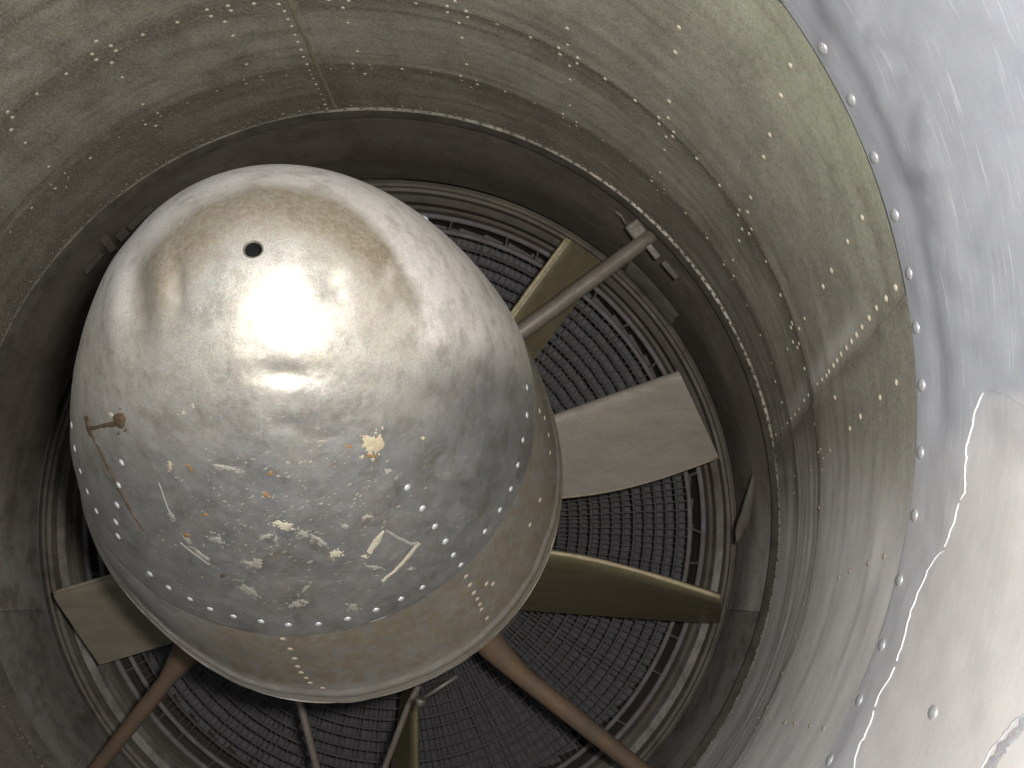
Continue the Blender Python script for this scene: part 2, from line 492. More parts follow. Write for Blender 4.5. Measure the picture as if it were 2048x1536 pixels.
# ------------------------------------------------------------------ the bare metal lip ahead of the duct
S = RW[0]
def lip_profile(u):
    """u 0..1 from the seam forward, round the lip and back along the outer skin -> (Y, R)"""
    pts = [(.600, S[3] - .0004), (.58, S[3] + .0008), (.55, S[3] + .004), (.51, S[3] + .010), (.46, S[3] + .020), (.41, S[3] + .034),
           (.375, S[3] + .050), (.36, S[3] + .066), (.362, S[3] + .082), (.385, S[3] + .10), (.44, S[3] + .12), (.55, S[3] + .14)]
    t = np.linspace(0, 1, len(pts)); P = np.array(pts)
    return np.interp(u, t, P[:, 0]), np.interp(u, t, P[:, 1])
def c_lip(Y):
    # the opening leans with the duct
    k = (RW[1, 1:3] - RW[0, 1:3]) / (RW[1, 0] - RW[0, 0])
    return S[1] + k[0] * (Y - .6) * .8, S[2] + k[1] * (Y - .6) * .8
def smoothprof(n):
    u = np.linspace(0, 1, n); Y, R = lip_profile(u)
    k = np.array([1, 2, 3, 2, 1]) / 9.
    pad = lambda a: np.concatenate([[a[0]] * 2, a, [a[-1]] * 2])
    for _ in range(6):
        Y = np.convolve(pad(Y), k, 'valid'); R = np.convolve(pad(R), k, 'valid')
    P = list(zip(Y, R)); P[0] = (.6000, S[3] - .0002)
    return [(.5992, S[3] + .0025), (.6006, S[3] + .0006)] + P
def lip_masks(V, th, Y):
    x, y = px_of(V)
    r = np.hypot(x - 445, y - 826)
    n = fbm(x / 90, y / 40); n2 = fbm(x / 30, y / 90)
    up = sstep(820, 500, y)
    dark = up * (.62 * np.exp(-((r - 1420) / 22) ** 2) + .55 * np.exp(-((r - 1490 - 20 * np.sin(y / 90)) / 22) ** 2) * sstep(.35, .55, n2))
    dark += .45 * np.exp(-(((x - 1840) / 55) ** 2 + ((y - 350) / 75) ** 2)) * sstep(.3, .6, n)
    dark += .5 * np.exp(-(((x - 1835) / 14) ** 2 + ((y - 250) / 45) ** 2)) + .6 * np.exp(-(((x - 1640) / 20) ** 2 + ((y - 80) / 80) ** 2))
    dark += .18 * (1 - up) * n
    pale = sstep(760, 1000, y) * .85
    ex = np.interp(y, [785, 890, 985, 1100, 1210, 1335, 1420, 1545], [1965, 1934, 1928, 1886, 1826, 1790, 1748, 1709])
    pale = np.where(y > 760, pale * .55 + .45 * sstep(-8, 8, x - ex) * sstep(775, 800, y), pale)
    vis = Y < .7
    return np.clip(np.stack([dark, pale, 0 * y], 1), 0, 1) * vis[:, None]
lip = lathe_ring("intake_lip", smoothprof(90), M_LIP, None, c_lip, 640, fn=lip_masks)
lip["label"] = "bare aluminium intake lip ring with riveted seam against the olive duct"
lip["category"] = "intake lip"
# shallow dents worked into the lip sheet
V = np.empty(len(lip.data.vertices) * 3, dtype=np.float32); lip.data.vertices.foreach_get("co", V); V = V.reshape(-1, 3)
x, y = px_of(V)
near = V[:, 1] < .62
cx, cz = c_lip(V[:, 1])
rad = np.stack([V[:, 0] - cx, 0 * cx, V[:, 2] - cz], 1); rad /= np.linalg.norm(rad, axis=1)[:, None]
disp = .0035 * (fbm(x / 140 + 3, y / 140) - .5) + .0016 * (fbm(x / 45 + 9, y / 60) - .5)
r_ = np.hypot(x - 445, y - 826)
disp += .0016 * np.exp(-((r_ - 1432) / 16) ** 2) * sstep(1000, 700, y) - .0012 * np.exp(-((r_ - 1480) / 30) ** 2) * sstep(1000, 700, y)
disp = np.where(near & (np.abs(x) < 4000), disp, 0) * sstep(1392, 1420, r_)
V = V + rad * disp[:, None]
lip.data.vertices.foreach_set("co", V.astype(np.float32).ravel()); lip.data.update()

# outer skin of the nacelle, closing the engine in behind
def c_back(Y):
    t = np.clip((Y - .55) / .9, 0, 1)
    a = c_lip(np.full_like(Y, .55)); 
    return a[0] + t * (-.166 - a[0]), a[1] + t * (-.20 - a[1])
Rl = S[3] + .14
cowl = lathe_ring("nacelle_cowl", [(.548, Rl + .0005), (.7, Rl + .03), (.95, Rl + .045), (1.3, Rl + .045), (1.75, Rl + .03), (1.78, Rl), (1.78, .30), (1.78, .001)],
                  M_SKIN, None, c_back, 160)
cowl["label"] = "grey outer skin of the engine nacelle behind the bare metal lip"; cowl["category"] = "nacelle"

# ------------------------------------------------------------------ engine casing behind the duct
CX, CZ = (777 - 1024) / F * 1.28, -(1059 - 768) / F * 1.28
def c_eng(Y):
    t = np.clip((Y - 1.10) / .18, 0, 1)
    return c_in[0] + t * (CX - c_in[0]), c_in[1] + t * (CZ - c_in[1])
case = thing("engine_casing", "dark stepped cylindrical engine casing seen behind the rear edge of the duct", "engine casing", (CX, 1.2, CZ))
T0, T1 = R_(13.5), R_(166.5)                 # lower, lighter panel
def case_masks_dark(V, th, Y):
    n = fbm(th * 5, Y * 60); side = sstep(-.35, .15, np.sin(th)); low = sstep(-.30, .235, np.sin(th))
    return np.clip(np.stack([np.clip(.75 * (1 - side) + .2 * n, 0, 1) * (1 - low), .10 * side * (.3 + n * .7) + low * (.16 + .22 * n), 0 * n], 1), 0, 1)  # shadow of the duct edge painted in: casing darkens towards the top
def case_masks_light(V, th, Y):
    n = fbm(th * 5, Y * 60)
    return np.clip(np.stack([.45 * n, .20 + .26 * n, 0 * n], 1), 0, 1)
prof1 = [(1.09, .492), (1.118, .484), (1.13, .4745), (1.17, .4705), (1.172, .4690), (1.215, .4675), (1.222, .4668), (1.262, .4652), (1.264, .468)]
lathe_ring("casing_panel", prof1, M_CASE, case, c_eng, 260, T1 + R_(.10), T0 + 2 * PI - R_(.10), fn=case_masks_dark)
prof2 = [(1.09, .492), (1.118, .482), (1.16, .4690), (1.222, .4665), (1.262, .4650), (1.264, .468)]
lathe_ring("casing_panel", prof2, M_CASE, case, c_eng, 200, T0, T1, fn=case_masks_light)
lathe_ring("casing_backing", [(1.09, .50), (1.3, .476)], M_DARK, case, c_eng, 120)
lathe_ring('casing_plate', [(1.216, .4645), (1.218, .4635), (1.258, .4625), (1.260, .4640)], M_CASE, case, c_eng, 30, R_(-47), R_(-35.5), fn=lambda V, th, Y: np.stack([0 * Y, np.full_like(Y, .12), 0 * Y], 1))
lathe_ring("casing_ring", [(1.278, .470), (1.274, .4640), (1.276, .4615), (1.282, .4610), (1.284, .4570), (1.300, .4555)], M_CASE, case, c_eng, 260,
           fn=lambda V, th, Y: np.stack([0 * Y, np.full_like(Y, .05), 0 * Y], 1))
lathe_ring("casing_ring", [(1.298, .459), (1.300, .4485), (1.302, .4465), (1.318, .4455), (1.320, .4490)], M_CASE, case, c_eng, 260, fn=case_masks_dark)
lathe_ring("casing_ring", [(1.322, .452), (1.324, .4420), (1.327, .4400), (1.345, .4390), (1.40, .438), (1.60, .43)], M_CASE, case, c_eng, 260,
           fn=lambda V, th, Y: np.stack([np.full_like(Y, .55), 0 * Y, 0 * Y], 1))

# ------------------------------------------------------------------ inlet screen and compressor face
YS = 1.345
def tor(name, R, r, Y, mat, parent, nth=180, nr=8):
    a = np.linspace(0, 2 * PI, nth, endpoint=False); b = np.linspace(0, 2 * PI, nr, endpoint=False)
    A, Bq = np.meshgrid(a, b, indexing='ij'); A = A.ravel(); Bq = Bq.ravel()
    V = np.stack([CX + (R + r * np.cos(Bq)) * np.cos(A), Y + r * np.sin(Bq), CZ - (R + r * np.cos(Bq)) * np.sin(A)], 1)
    i = np.arange(nth)[:, None]; j = np.arange(nr)[None, :]
    i2 = (i + 1) % nth; j2 = (j + 1) % nr
    Fc = np.stack([i * nr + j, i * nr + j2, i2 * nr + j2, i2 * nr + j], -1).reshape(-1, 4)
    o = obj(name, V, Fc, mat, None)
    setp(o, parent)
    return o
screen = thing("inlet_screen", "dark round wire mesh screen with double outer hoop across the compressor inlet", "mesh screen", (CX, YS, CZ))
px2r = lambda p: p * YS / F
tor("hoop", px2r(617), .0042, YS - .004, M_RINGW, screen)
tor("hoop", px2r(590), .0036, YS - .004, M_RINGW, screen)
rr = px2r(566)
k = 0
while rr > .17:
    tor("ring_wire", rr, .0016 if k % 4 else .0024, YS, M_WIRE, screen, 160, 6)
    rr -= px2r(21.5); k += 1
# radial wires, too fine to pick apart singly
Vs = []; Fs = []
nw = 260
for i in range(nw):
    a = 2 * PI * i / nw
    ca, sa = math.cos(a), math.sin(a)
    w = .00055 * random.uniform(.6, 1.3); a += random.uniform(-.004, .004); ca, sa = math.cos(a), math.sin(a)
    base = len(Vs)
    for R in (.165, px2r(590)):
        for (dt, dy) in ((-w, -w), (w, -w), (w, w), (-w, w)):
            Vs.append((CX + R * ca - dt * sa, YS - .003 + dy, CZ - (R * sa + dt * ca)))
    for q in range(4):
        Fs.append((base + q, base + (q + 1) % 4, base + 4 + (q + 1) % 4, base + 4 + q))
rw = obj("radial_wires", Vs, Fs, M_WIRE, None, False); rw["kind"] = "stuff"; setp(rw, screen)
# tie clips between the two hoops
def box_mesh(name, sx, sy, sz, mat):
    V = [(x * sx, y * sy, z * sz) for x in (-.5, .5) for y in (-.5, .5) for z in (-.5, .5)]
    Fc = [(0, 1, 3, 2), (4, 6, 7, 5), (0, 4, 5, 1), (2, 3, 7, 6), (0, 2, 6, 4), (1, 5, 7, 3)]
    return raw_mesh(name, V, Fc, mat, False)
clip_me = box_mesh("tie_clip", px2r(40), .006, .003, M_WIRE)
for i in range(46):
    a = 2 * PI * (i + random.uniform(-.3, .3)) / 46
    o = bpy.data.objects.new("tie_clip", clip_me); link(o)
    R = px2r(604)
    o.location = (CX + R * math.cos(a), YS - .002, CZ - R * math.sin(a)); o.rotation_euler = (0, a + random.uniform(-.35, .35), 0)
    setp(o, screen)

face = thing("compressor_face", "dark ring of compressor inlet blades seen through the wire screen", "compressor", (CX, 1.43, CZ))
nb = 72
bm_V = []; 
for R in (.15, .25, .35, .437):
    for (dx, dy) in ((-.0130, .016), (-.004, .004), (.005, -.006), (.0125, -.016)):
        tw = .2 + 1.2 * (R - .15)
        bm_V.append((R, dy + .6 * (R - .3) * dx, dx * (1 + 2.2 * (R - .3)) - dy * tw))
fcs = grid_faces(4, 4)
bl_me = raw_mesh("inlet_blade", bm_V, fcs, M_BLADE)
for i in range(nb):
    o = bpy.data.objects.new("inlet_blade", bl_me); link(o)
    o.location = (CX, 1.43, CZ); o.rotation_euler = (0, 2 * PI * i / nb, 0)
    setp(o, face)
lathe_ring("back_plate", [(1.50, .432), (1.52, .30), (1.52, .001)], M_DARK, face, lambda Y: (CX + 0 * Y, CZ + 0 * Y), 120)
lathe_ring("hub_drum", [(1.52, .152), (1.30, .150), (1.285, .13), (1.28, .001)], M_BLADE, face, lambda Y: (CX + 0 * Y, CZ + 0 * Y), 120)

# ------------------------------------------------------------------ bullet fairing (nose)
ND = Vector((-.085, 1.0, -.37)).normalized()
NC = Vector(((617 - 1024) / F * .8, .8, -(801 - 768) / F * .8))
RS = .1918; LS = .266
NT = NC - ND * LS
u1 = ND.cross(Vector((0, 0, 1))).normalized()      # sideways
u2 = u1.cross(ND).normalized()                     # up
if u1.x < 0: u1 = -u1
np_ = lambda v: np.array(v, float)
LB = .146
def nose_r(s):
    return RS * (np.maximum(s, 0) / LS) ** .463
def nose_pts(s, th, dr=0.0):
    """th: 0 = +u1 (right), positive towards picture-down"""
    r = nose_r(s) + dr
    r = r * (1 + rim_shape(th) * sstep(LS + .02, LS + LB, s))
    return np_(NT)[None, :] + s[:, None] * np_(ND)[None, :] + (r * np.cos(th))[:, None] * np_(u1)[None, :] - (r * np.sin(th))[:, None] * np_(u2)[None, :]
def rim_shape(th):
    d = np.degrees(th) % 360
    g = lambda c, w: np.exp(-(((d - c + 180) % 360 - 180) / w) ** 2)
    return -.050 * g(135, 32) + .045 * g(46, 34) - .022 * g(-15, 40) + .006 * np.sin(np.radians(d * 5))

# dents: px, py, radius x, radius y, depth (m, + = inwards)
DENTS = [(272, 625, 24, 110, .0036), (236, 650, 26, 100, -.0014), (352, 580, 17, 66, .0030), (318, 575, 18, 60, -.0012), (232, 660, 22, 110, -.0016), (300, 690, 20, 70, .0012), (668, 566, 30, 34, .0034), (690, 575, 20, 26, -.0010),
         (568, 752, 38, 22, .0028), (560, 742, 50, 20, .0010), (575, 860, 40, 22, .0018), (560, 905, 60, 24, .0012), (440, 860, 46, 40, .0020), (470, 900, 40, 30, -.0012), (720, 880, 60, 50, .0008),
         (850, 790, 40, 40, .0008), (640, 850, 60, 40, .0010), (740, 960, 70, 40, .0008), (500, 970, 80, 40, .0009), (940, 760, 50, 90, .0010), (240, 760, 30, 50, .0014),
         (1000, 700, 40, 60, .0010), (300, 950, 60, 40, .0007)]
def nose_dents(V, nrm):
    x, y = px_of(V)
    d = np.zeros(len(V))
    for (a, b, rx, ry, k) in DENTS:
        d += k * np.exp(-(((x - a) / rx) ** 2 + ((y - b) / ry) ** 2))
    d += .0034 * (fbm(x / 120, y / 110) - .5) * sstep(600, 780, y) + .0013 * (fbm(x / 38 + 4, y / 34) - .5) * sstep(650, 850, y)
    return V - nrm * d[:, None]

def nose_masks(V):
    x, y = px_of(V)
    n = fbm(x / 55, y / 55, 5); n2 = fbm(x / 18 + 7, y / 18, 4); n3 = fbm(x / 160 + 2, y / 160, 3)
    # pale oxide outside an irregular dirt cap round the tip
    ang = np.arctan2(y - 640, x - 540)
    rad = np.hypot((x - 545) / 300, (y - 650) / (np.where(y < 650, 290, 420)))
    rad = rad + .09 * (n3 - .5) + .05 * (n - .5)
    pale = sstep(.91, 1.05, rad) * sstep(760, 560, y - .10 * (x - 600))
    pale += .75 * np.exp(-(((x - 880) / 150) ** 2 + ((y - 560) / 130) ** 2)) * sstep(.55, .8, rad) * sstep(.2, .6, n)
    # brown scum just inside the pale border, strongest over the top
    br = .95 * sstep(.42, .80, rad) * sstep(1.06, .90, rad) * sstep(800, 500, y)
    br += .35 * np.exp(-(((x - 740) / 70) ** 2 + ((y - 470) / 70) ** 2)) * n * 1.5
    br += .16 * sstep(.46, .66, n) * sstep(300, 700, y)
    br += .16 * sstep(.50, .70, n2) * sstep(820, 1000, y)
    br += .30 * np.exp(-(((x - 600) / 330) ** 2 + ((y - 1190) / 50) ** 2)) * n
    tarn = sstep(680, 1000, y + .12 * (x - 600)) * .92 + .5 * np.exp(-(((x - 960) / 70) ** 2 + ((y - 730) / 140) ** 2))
    br = br * (1 - pale)
    return np.clip(np.stack([br, pale, tarn], 1), 0, 1)

def band_masks(V):
    x, y = px_of(V)
    sl = (V - np_(NT)[None, :]) @ np_(ND) - LS
    n = fbm(x / 70, y / 50, 5); n2 = fbm(x / 12 + 7, y / 7, 4); n3 = fbm(x / 5, y / 4, 3)
    br = 1.25 * sstep(300, 520, x + .25 * (y - 1200) + 120 * (n - .5))
    silver = sstep(LB - .046, LB - .026, sl + .016 * (n - .5)) * sstep(1010, 850, x)
    silver *= .6 + .4 * sstep(760, 500, x)
    silver = np.maximum(silver, .5 * np.exp(-((sl - (LB - .022)) / .0035) ** 2))
    silver = np.maximum(silver, .1 * np.exp(-((sl - (LB - .003)) / .003) ** 2))
    br *= 1 - .80 * silver
    br *= 1 - .45 * sstep(.5, .68, n2)
    W = V - np_(NT)[None, :]
    th = np.arctan2(-(W @ np_(u2)), W @ np_(u1))
    stk = fbm(th * 34 + 40, sl * 22 + 3, 5); stk2 = fbm(th * 120 + 9, sl * 40, 4)
    br *= .62 + .38 * sstep(.34, .56, stk)
    br *= 1 - .35 * sstep(.55, .72, stk2)
    br += .2 * sstep(.55, .75, n3)
    rimz = sstep(LB - .012, LB - .004, sl)
    br = np.maximum(br, .75 * rimz * sstep(480, 640, x))
    tarn = .70 + .3 * n - .55 * silver * (1 - .6 * rimz)
    return np.clip(np.stack([br, .25 * sstep(520, 330, x) + .2 * silver, tarn], 1), 0, 1)

nose = thing("nose_bullet", "large dented bare aluminium bullet fairing with a small hole at its tip", "nose cone", NT)
def nose_part(name, ss, nth, mfun, mat, dr=0.0, dents=True):
    ths = np.linspace(0, 2 * PI, nth, endpoint=False)
    SS, TT = np.meshgrid(ss, ths, indexing='ij'); SS = SS.ravel(); TT = TT.ravel()
    if np.isscalar(dr): DR = np.full_like(SS, dr)
    else: DR = np.repeat(dr, nth)
    V = nose_pts(SS, TT, DR)
    if dents:
        e = 1e-4
        a = nose_pts(SS + e, TT, DR) - nose_pts(np.maximum(SS - e, 1e-7), TT, DR); b = nose_pts(SS, TT + 1e-3, DR) - nose_pts(SS, TT - 1e-3, DR)
        nr = np.cross(a, b); nr /= np.linalg.norm(nr, axis=1)[:, None]
        out = V - (np_(NT) + np.outer(SS + .05, np_(ND)))
        nr *= np.sign((nr * out).sum(1))[:, None]
        V = nose_dents(V, nr)
    o = obj(name, V, grid_faces(len(ss), nth, True), mat, None)
    if mfun is not None: attr_color(o, mfun(V))
    o.data.set_sharp_from_angle(angle=math.radians(40))
    setp(o, nose)
    return o, V
s_hole = LS * (.0050 / RS) ** (1 / .463)
t = np.linspace(0, 1, 300)
ss = s_hole + (LS - s_hole) * t ** 1.9
cap, Vcap = nose_part("nose_cap", ss, 460, nose_masks, M_NOSE)
# rolled edge of the cap overlapping the band
cap_edge, _ = nose_part("cap_edge", np.array([LS, LS + .0008, LS + .0006, LS - .004]), 300, nose_masks, M_NOSE, np.array([0, -.0006, -.0022, -.003]), False)
sb = np.concatenate([np.linspace(LS - .006, LS + LB - .026, 46), LS + LB - .026 + np.array([.002, .005, .009, .013, .016, .018, .022, .026])])
drb = np.concatenate([np.full(46, -.0022), np.array([-.0019, -.0008, -.0002, -.0006, -.0016, -.0018, -.0008, .0000])])
band, _ = nose_part("skirt_band", sb, 360, band_masks, M_NOSE, drb)
rim_o, _ = nose_part("skirt_rim", np.array([LS + LB, LS + LB + .0015, LS + LB + .001, LS + LB - .03, LS + LB - .12]), 240, band_masks, M_NOSE, np.array([.0006, 0, -.003, -.005, -.03]), False)
# dark tube behind the hole in the tip
tube_s = np.array([s_hole, s_hole + .0008, s_hole + .006, s_hole + .03])
ths = np.linspace(0, 2 * PI, 40, endpoint=False)
Vt = []
for s_, r in ((s_hole + .0006, .0049), (s_hole + .0030, .0047), (s_hole + .0060, .0047), (s_hole + .035, .0046), (s_hole + .035, .0001)):
    for a in ths:
        Vt.append(NT + ND * s_ + u1 * (r * math.cos(a)) - u2 * (r * math.sin(a)))
Vh = []
for s_, r_q in ((s_hole + .0004, .0062), (s_hole - .0004, .0057), (s_hole - .0003, .0051), (s_hole + .0008, .0048)):
    for a in ths:
        Vh.append(NT + ND * s_ + u1 * (r_q * math.cos(a)) - u2 * (r_q * math.sin(a)))
hr = obj("hole_rim", [tuple(v) for v in Vh], grid_faces(4, 40, True), M_FIT, None); setp(hr, nose)
tb = obj("tip_tube", [tuple(v) for v in Vt], grid_faces(5, 40, True), M_BORE, None); setp(tb, nose)

def bvh(o):
    me = o.data
    off = Vector((0, 0, 0))
    n = len(me.vertices)
    V = np.empty(n * 3, dtype=np.float32); me.vertices.foreach_get("co", V); V = V.reshape(-1, 3)
    Fc = np.empty(len(me.loops), dtype=np.int32); me.loops.foreach_get("vertex_index", Fc)
    return BVHTree.FromPolygons(V.tolist(), Fc.reshape(-1, 4).tolist())
B_CAP, B_BAND = bvh(cap), bvh(band)
def hit(trees, px, py):
    d = at(px, py, 1.0).normalized()
    best = None
    for t_ in trees:
        h = t_.ray_cast(Vector((0, 0, 0)), d)
        if h[0] is not None and (best is None or h[3] < best[2]):
            n = h[1].normalized()
            if n.dot(d) > 0: n = -n
            best = (h[0], n, h[3])
    return best

def dome_mesh(name, r, h, mat, n=12, rings=4):
    V = [(0, 0, h)]; Fc = []
    for k in range(1, rings + 1):
        a = k / rings * PI / 2
        for i in range(n):
            t_ = 2 * PI * i / n
            V.append((r * math.sin(a) * math.cos(t_), r * math.sin(a) * math.sin(t_), h * math.cos(a) - (.0006 if k == rings else 0)))
    quads = []
    for i in range(n): quads.append((0, 1 + i, 1 + (i + 1) % n, 1 + (i + 1) % n))
    me = bpy.data.meshes.new(name)
    faces = [(0, 1 + i, 1 + (i + 1) % n) for i in range(n)]
    for k in range(rings - 1):
        for i in range(n):
            a = 1 + k * n + i; b = 1 + k * n + (i + 1) % n
            faces.append((a, a + n, b + n, b))
    me.from_pydata(V, [], faces); me.materials.append(mat)
    me.polygons.foreach_set("use_smooth", [True] * len(faces))
    return me

def put_rivet(me, p, n, parent, scale=1.0):
    o = bpy.data.objects.new("rivet", me); link(o)
    o.location = p
    o.rotation_euler = n.to_track_quat('Z', 'Y').to_euler()
    o.scale = (scale * random.uniform(.92, 1.08),) * 3
    setp(o, parent)
    return o

RN = dome_mesh("rivet", .0029, .0011, M_RIVN)
RNB = dome_mesh("rivet", .0026, .0010, M_RIVB)
nose_rivets = [(1022, 978), (1000, 1020), (970, 1063), (845, 1175), (802, 1198), (752, 1220), (695, 1238), (637, 1248), (577, 1250), (522, 1243), (467, 1233), (420, 1218), (380, 1198),
               (337, 1175), (300, 1148), (815, 975), (845, 1017), (870, 1053), (891, 1083), (907, 1110), (922, 1130), (243, 925), (237, 970), (234, 1010), (232, 1044), (236, 1072), (150, 897), (161, 942),
               (175, 983), (193, 1022), (851, 436), (878, 444), (898, 455), (915, 467), (932, 481), (990, 553), (1012, 586), (1031, 628), (1054, 775), (1054, 830), (1046, 880), (1036, 930), (141, 800), (143, 752), (144, 850), (311, 413)]
for (a, b) in nose_rivets:
    h = hit([B_CAP], a, b)
    if h: put_rivet(RN, h[0], h[1], nose)
band_rivets = [(932, 1153), (940, 1170), (948, 1186), (955, 1198), (960, 1209), (963, 1219), (974, 1237), (986, 1168), (973, 1168), (565, 1278), (580, 1298), (589, 1317), (595, 1333), (602, 1345),
               (612, 1356), (620, 1366), (645, 1376), (1068, 804), (1079, 822), (1089, 836), (1097, 870), (1100, 905), (1080, 1000), (1060, 1050), (555, 1265)]
for (a, b) in band_rivets:
    h = hit([B_BAND], a, b)
    if h: put_rivet(RNB, h[0], h[1], nose)

# marks left on the fairing, draped on its surface
def drape_blob(name, trees, parent, mat, cx, cy, rx, ry, rot, jag=.42, lift=.0003, n=30, crumbs=9):
    V = []; faces = []
    ca, sa = math.cos(rot), math.sin(rot)
    def piece(px, py, ax, ay, n, rings):
        off = len(V)
        ph = [random.uniform(0, 6.28) for _ in range(4)]
        rad = [1 + jag * (.6 * random.uniform(-1, 1) + .5 * math.sin(2 * 6.283 * i / n + ph[0]) + .4 * math.sin(3 * 6.283 * i / n + ph[1]) + .3 * math.sin(7 * 6.283 * i / n + ph[2])) for i in range(n)]
        h = hit(trees, px, py)
        if not h: return
        loc = [h[0] + h[1] * lift * 1.6]
        for k in range(1, rings + 1):
            f = k / rings
            for i in range(n):
                a = 2 * PI * i / n
                ex, ey = ax * f * rad[i] * math.cos(a), ay * f * rad[i] * math.sin(a)
                h = hit(trees, px + ex * ca - ey * sa, py + ex * sa + ey * ca)
                if not h: return
                loc.append(h[0] + h[1] * (lift * (1.3 if k < rings else .1) + (random.uniform(0, .0003) if k < rings else 0)))
        V.extend(loc)
        faces.extend((off, off + 1 + i, off + 1 + (i + 1) % n) for i in range(n))
        for k in range(rings - 1):
            for i in range(n):
                a = off + 1 + k * n + i; b = off + 1 + k * n + (i + 1) % n
                faces.append((a, a + n, b + n, b))
    piece(cx, cy, rx * .85, ry * .85, n, 3)
    for _ in range(crumbs):
        a = random.uniform(0, 6.283); q = random.uniform(.8, 1.55)
        ex, ey = rx * q * math.cos(a), ry * q * math.sin(a)
        m = random.uniform(.08, .24)
        piece(cx + ex * ca - ey * sa, cy + ex * sa + ey * ca, max(1.2, rx * m), max(1.0, ry * m), 7, 1)
    if not V: return
    me = bpy.data.meshes.new(name); me.from_pydata([tuple(v) for v in V], [], faces); me.materials.append(mat)
    me.polygons.foreach_set("use_smooth", [True] * len(faces))
    o = bpy.data.objects.new(name, me); link(o)
    setp(o, parent); return o

def drape_line(name, trees, parent, mat, pts, widths, lift=.0003, step=6, jag=.25):
    """a low raised ribbon along a pixel polyline"""
    P = []; Wd = []
    for i in range(len(pts) - 1):
        (a, b), (c, d) = pts[i], pts[i + 1]
        m = max(1, int(math.hypot(c - a, d - b) / step))
        for k in range(m):
            f = k / m
            P.append((a + (c - a) * f + random.uniform(-.5, .5), b + (d - b) * f + random.uniform(-.5, .5))); Wd.append(widths[i] + (widths[i + 1] - widths[i]) * f)
    P.append(pts[-1]); Wd.append(widths[-1])
    V = []
    for i, (a, b) in enumerate(P):
        a0, b0 = P[max(0, i - 1)]; a1, b1 = P[min(len(P) - 1, i + 1)]
        l = math.hypot(a1 - a0, b1 - b0) or 1
        nx, ny = -(b1 - b0) / l, (a1 - a0) / l
        row = []
        for q, s_ in enumerate((-1, -.45, .45, 1)):
            w = Wd[i] * .5 * s_ * (1 + jag * random.uniform(-1, 1))
            h = hit(trees, a + nx * w, b + ny * w)
            if h: row.append(h[0] + h[1] * (lift * (1.6 if q in (1, 2) else -.3)))
        if len(row) == 4: V.extend(row)
    if len(V) < 8: return
    o = obj(name, [tuple(v) for v in V], grid_faces(len(V) // 4, 4), mat, None)
    setp(o, parent); return o

T_N = [B_CAP, B_BAND]
for (cx, cy, rx, ry, rot, mt) in [
    (567, 1050, 20, 9, .1, M_CHIP), (671, 1107, 12, 9, -.5, M_CHIP), (508, 1128, 20, 10, .35, M_CHIPD), (496, 1180, 24, 7, .62, M_CHIPD), (592, 1209, 15, 6, -.1, M_CHIPD), (608, 1203, 9, 4, .2, M_CHIPD),
    (707, 1215, 13, 7, .2, M_CHIPD), (531, 1073, 13, 5, -.4, M_CHIPD), (552, 1080, 4, 9, -.2, M_CHIPD), (638, 1080, 20, 6, .55, M_CHIPD), (607, 1068, 16, 5, .4, M_CHIPD), (452, 935, 24, 5, .15, M_CHIPD),
    (433, 1080, 16, 8, .5, M_CHIPD), (403, 1110, 22, 4, .7, M_CHIPD), (372, 1078, 14, 4, .9, M_CHIPD), (729, 1113, 7, 3, .1, M_CHIP), (690, 1052, 8, 4, 0, M_CHIPD), (735, 1033, 10, 4, -.2, M_CHIPD), (747, 1134, 17, 3, .2, M_CHIPD),
    (610, 1178, 14, 3, -.8, M_CHIPD), (822, 1138, 7, 2.5, -.1, M_CHIPD), (342, 1030, 6, 9, -.5, M_CHIPD), (298, 1150, 6, 4, 0, M_CHIPD), (775, 943, 8, 5, -.2, M_CHIPD), (384, 812, 7, 5, 0, M_CHIPD),
    (746, 888, 20, 25, .2, M_OCHRE), (742, 912, 9, 5, .3, M_RUST), (697, 893, 8, 3, 0, M_RUST), (540, 947, 5, 5, 0, M_RUST), (532, 990, 7, 5, .2, M_RUST), (410, 1029, 6, 4, 0, M_RUST), (378, 935, 9, 4, .9, M_RUST),
    (340, 932, 4, 9, -.2, M_OCHRE), (374, 1071, 8, 5, .5, M_RUST), (445, 1151, 5, 4, 0, M_BROWN), (367, 825, 3, 3, 0, M_OCHRE), (846, 877, 3, 3, 0, M_OCHRE)]:
    drape_blob("paint_fleck", T_N, nose, mt, cx, cy, rx, ry, rot)
# tiny specks of old paint scattered over the lower half: one joined piece
SV = []; SF = []
for _ in range(900):
    a = random.gauss(600, 230); b = random.gauss(1060, 120)
    if b < 820 or b > 1262: continue
    h = hit([B_CAP], a, b)
    if not h: continue
    q = h[1].to_track_quat('Z', 'Y'); m = random.choice((3, 4, 5, 6)); rr0 = random.uniform(.0004, .0013) * random.uniform(.5, 1); el = random.uniform(1, 2.6); ro = random.uniform(.1, .9)
    off = len(SV)
    for k in range(m):
        an = 6.283 * k / m; x_, y_ = rr0 * el * math.cos(an) * random.uniform(.6, 1.2), rr0 * math.sin(an) * random.uniform(.6, 1.2)
        v = q @ Vector((x_ * math.cos(ro) - y_ * math.sin(ro), x_ * math.sin(ro) + y_ * math.cos(ro), .00035)) + h[0]
        SV.append(tuple(v))
    SF.append(tuple(range(off, off + m)))
me = bpy.data.meshes.new("paint_specks"); me.from_pydata(SV, [], SF); me.materials.append(M_CHIPD)
o = bpy.data.objects.new("paint_specks", me); link(o); o["kind"] = "stuff"; setp(o, nose)
drape_line("scrape_mark", T_N, nose, M_CHIP, [(768, 1062), (755, 1080), (737, 1106)], [5, 13, 11])
drape_line("scrape_mark", T_N, nose, M_CHIPD, [(770, 1060), (795, 1075), (822, 1088), (836, 1086)], [4, 7, 7, 5])
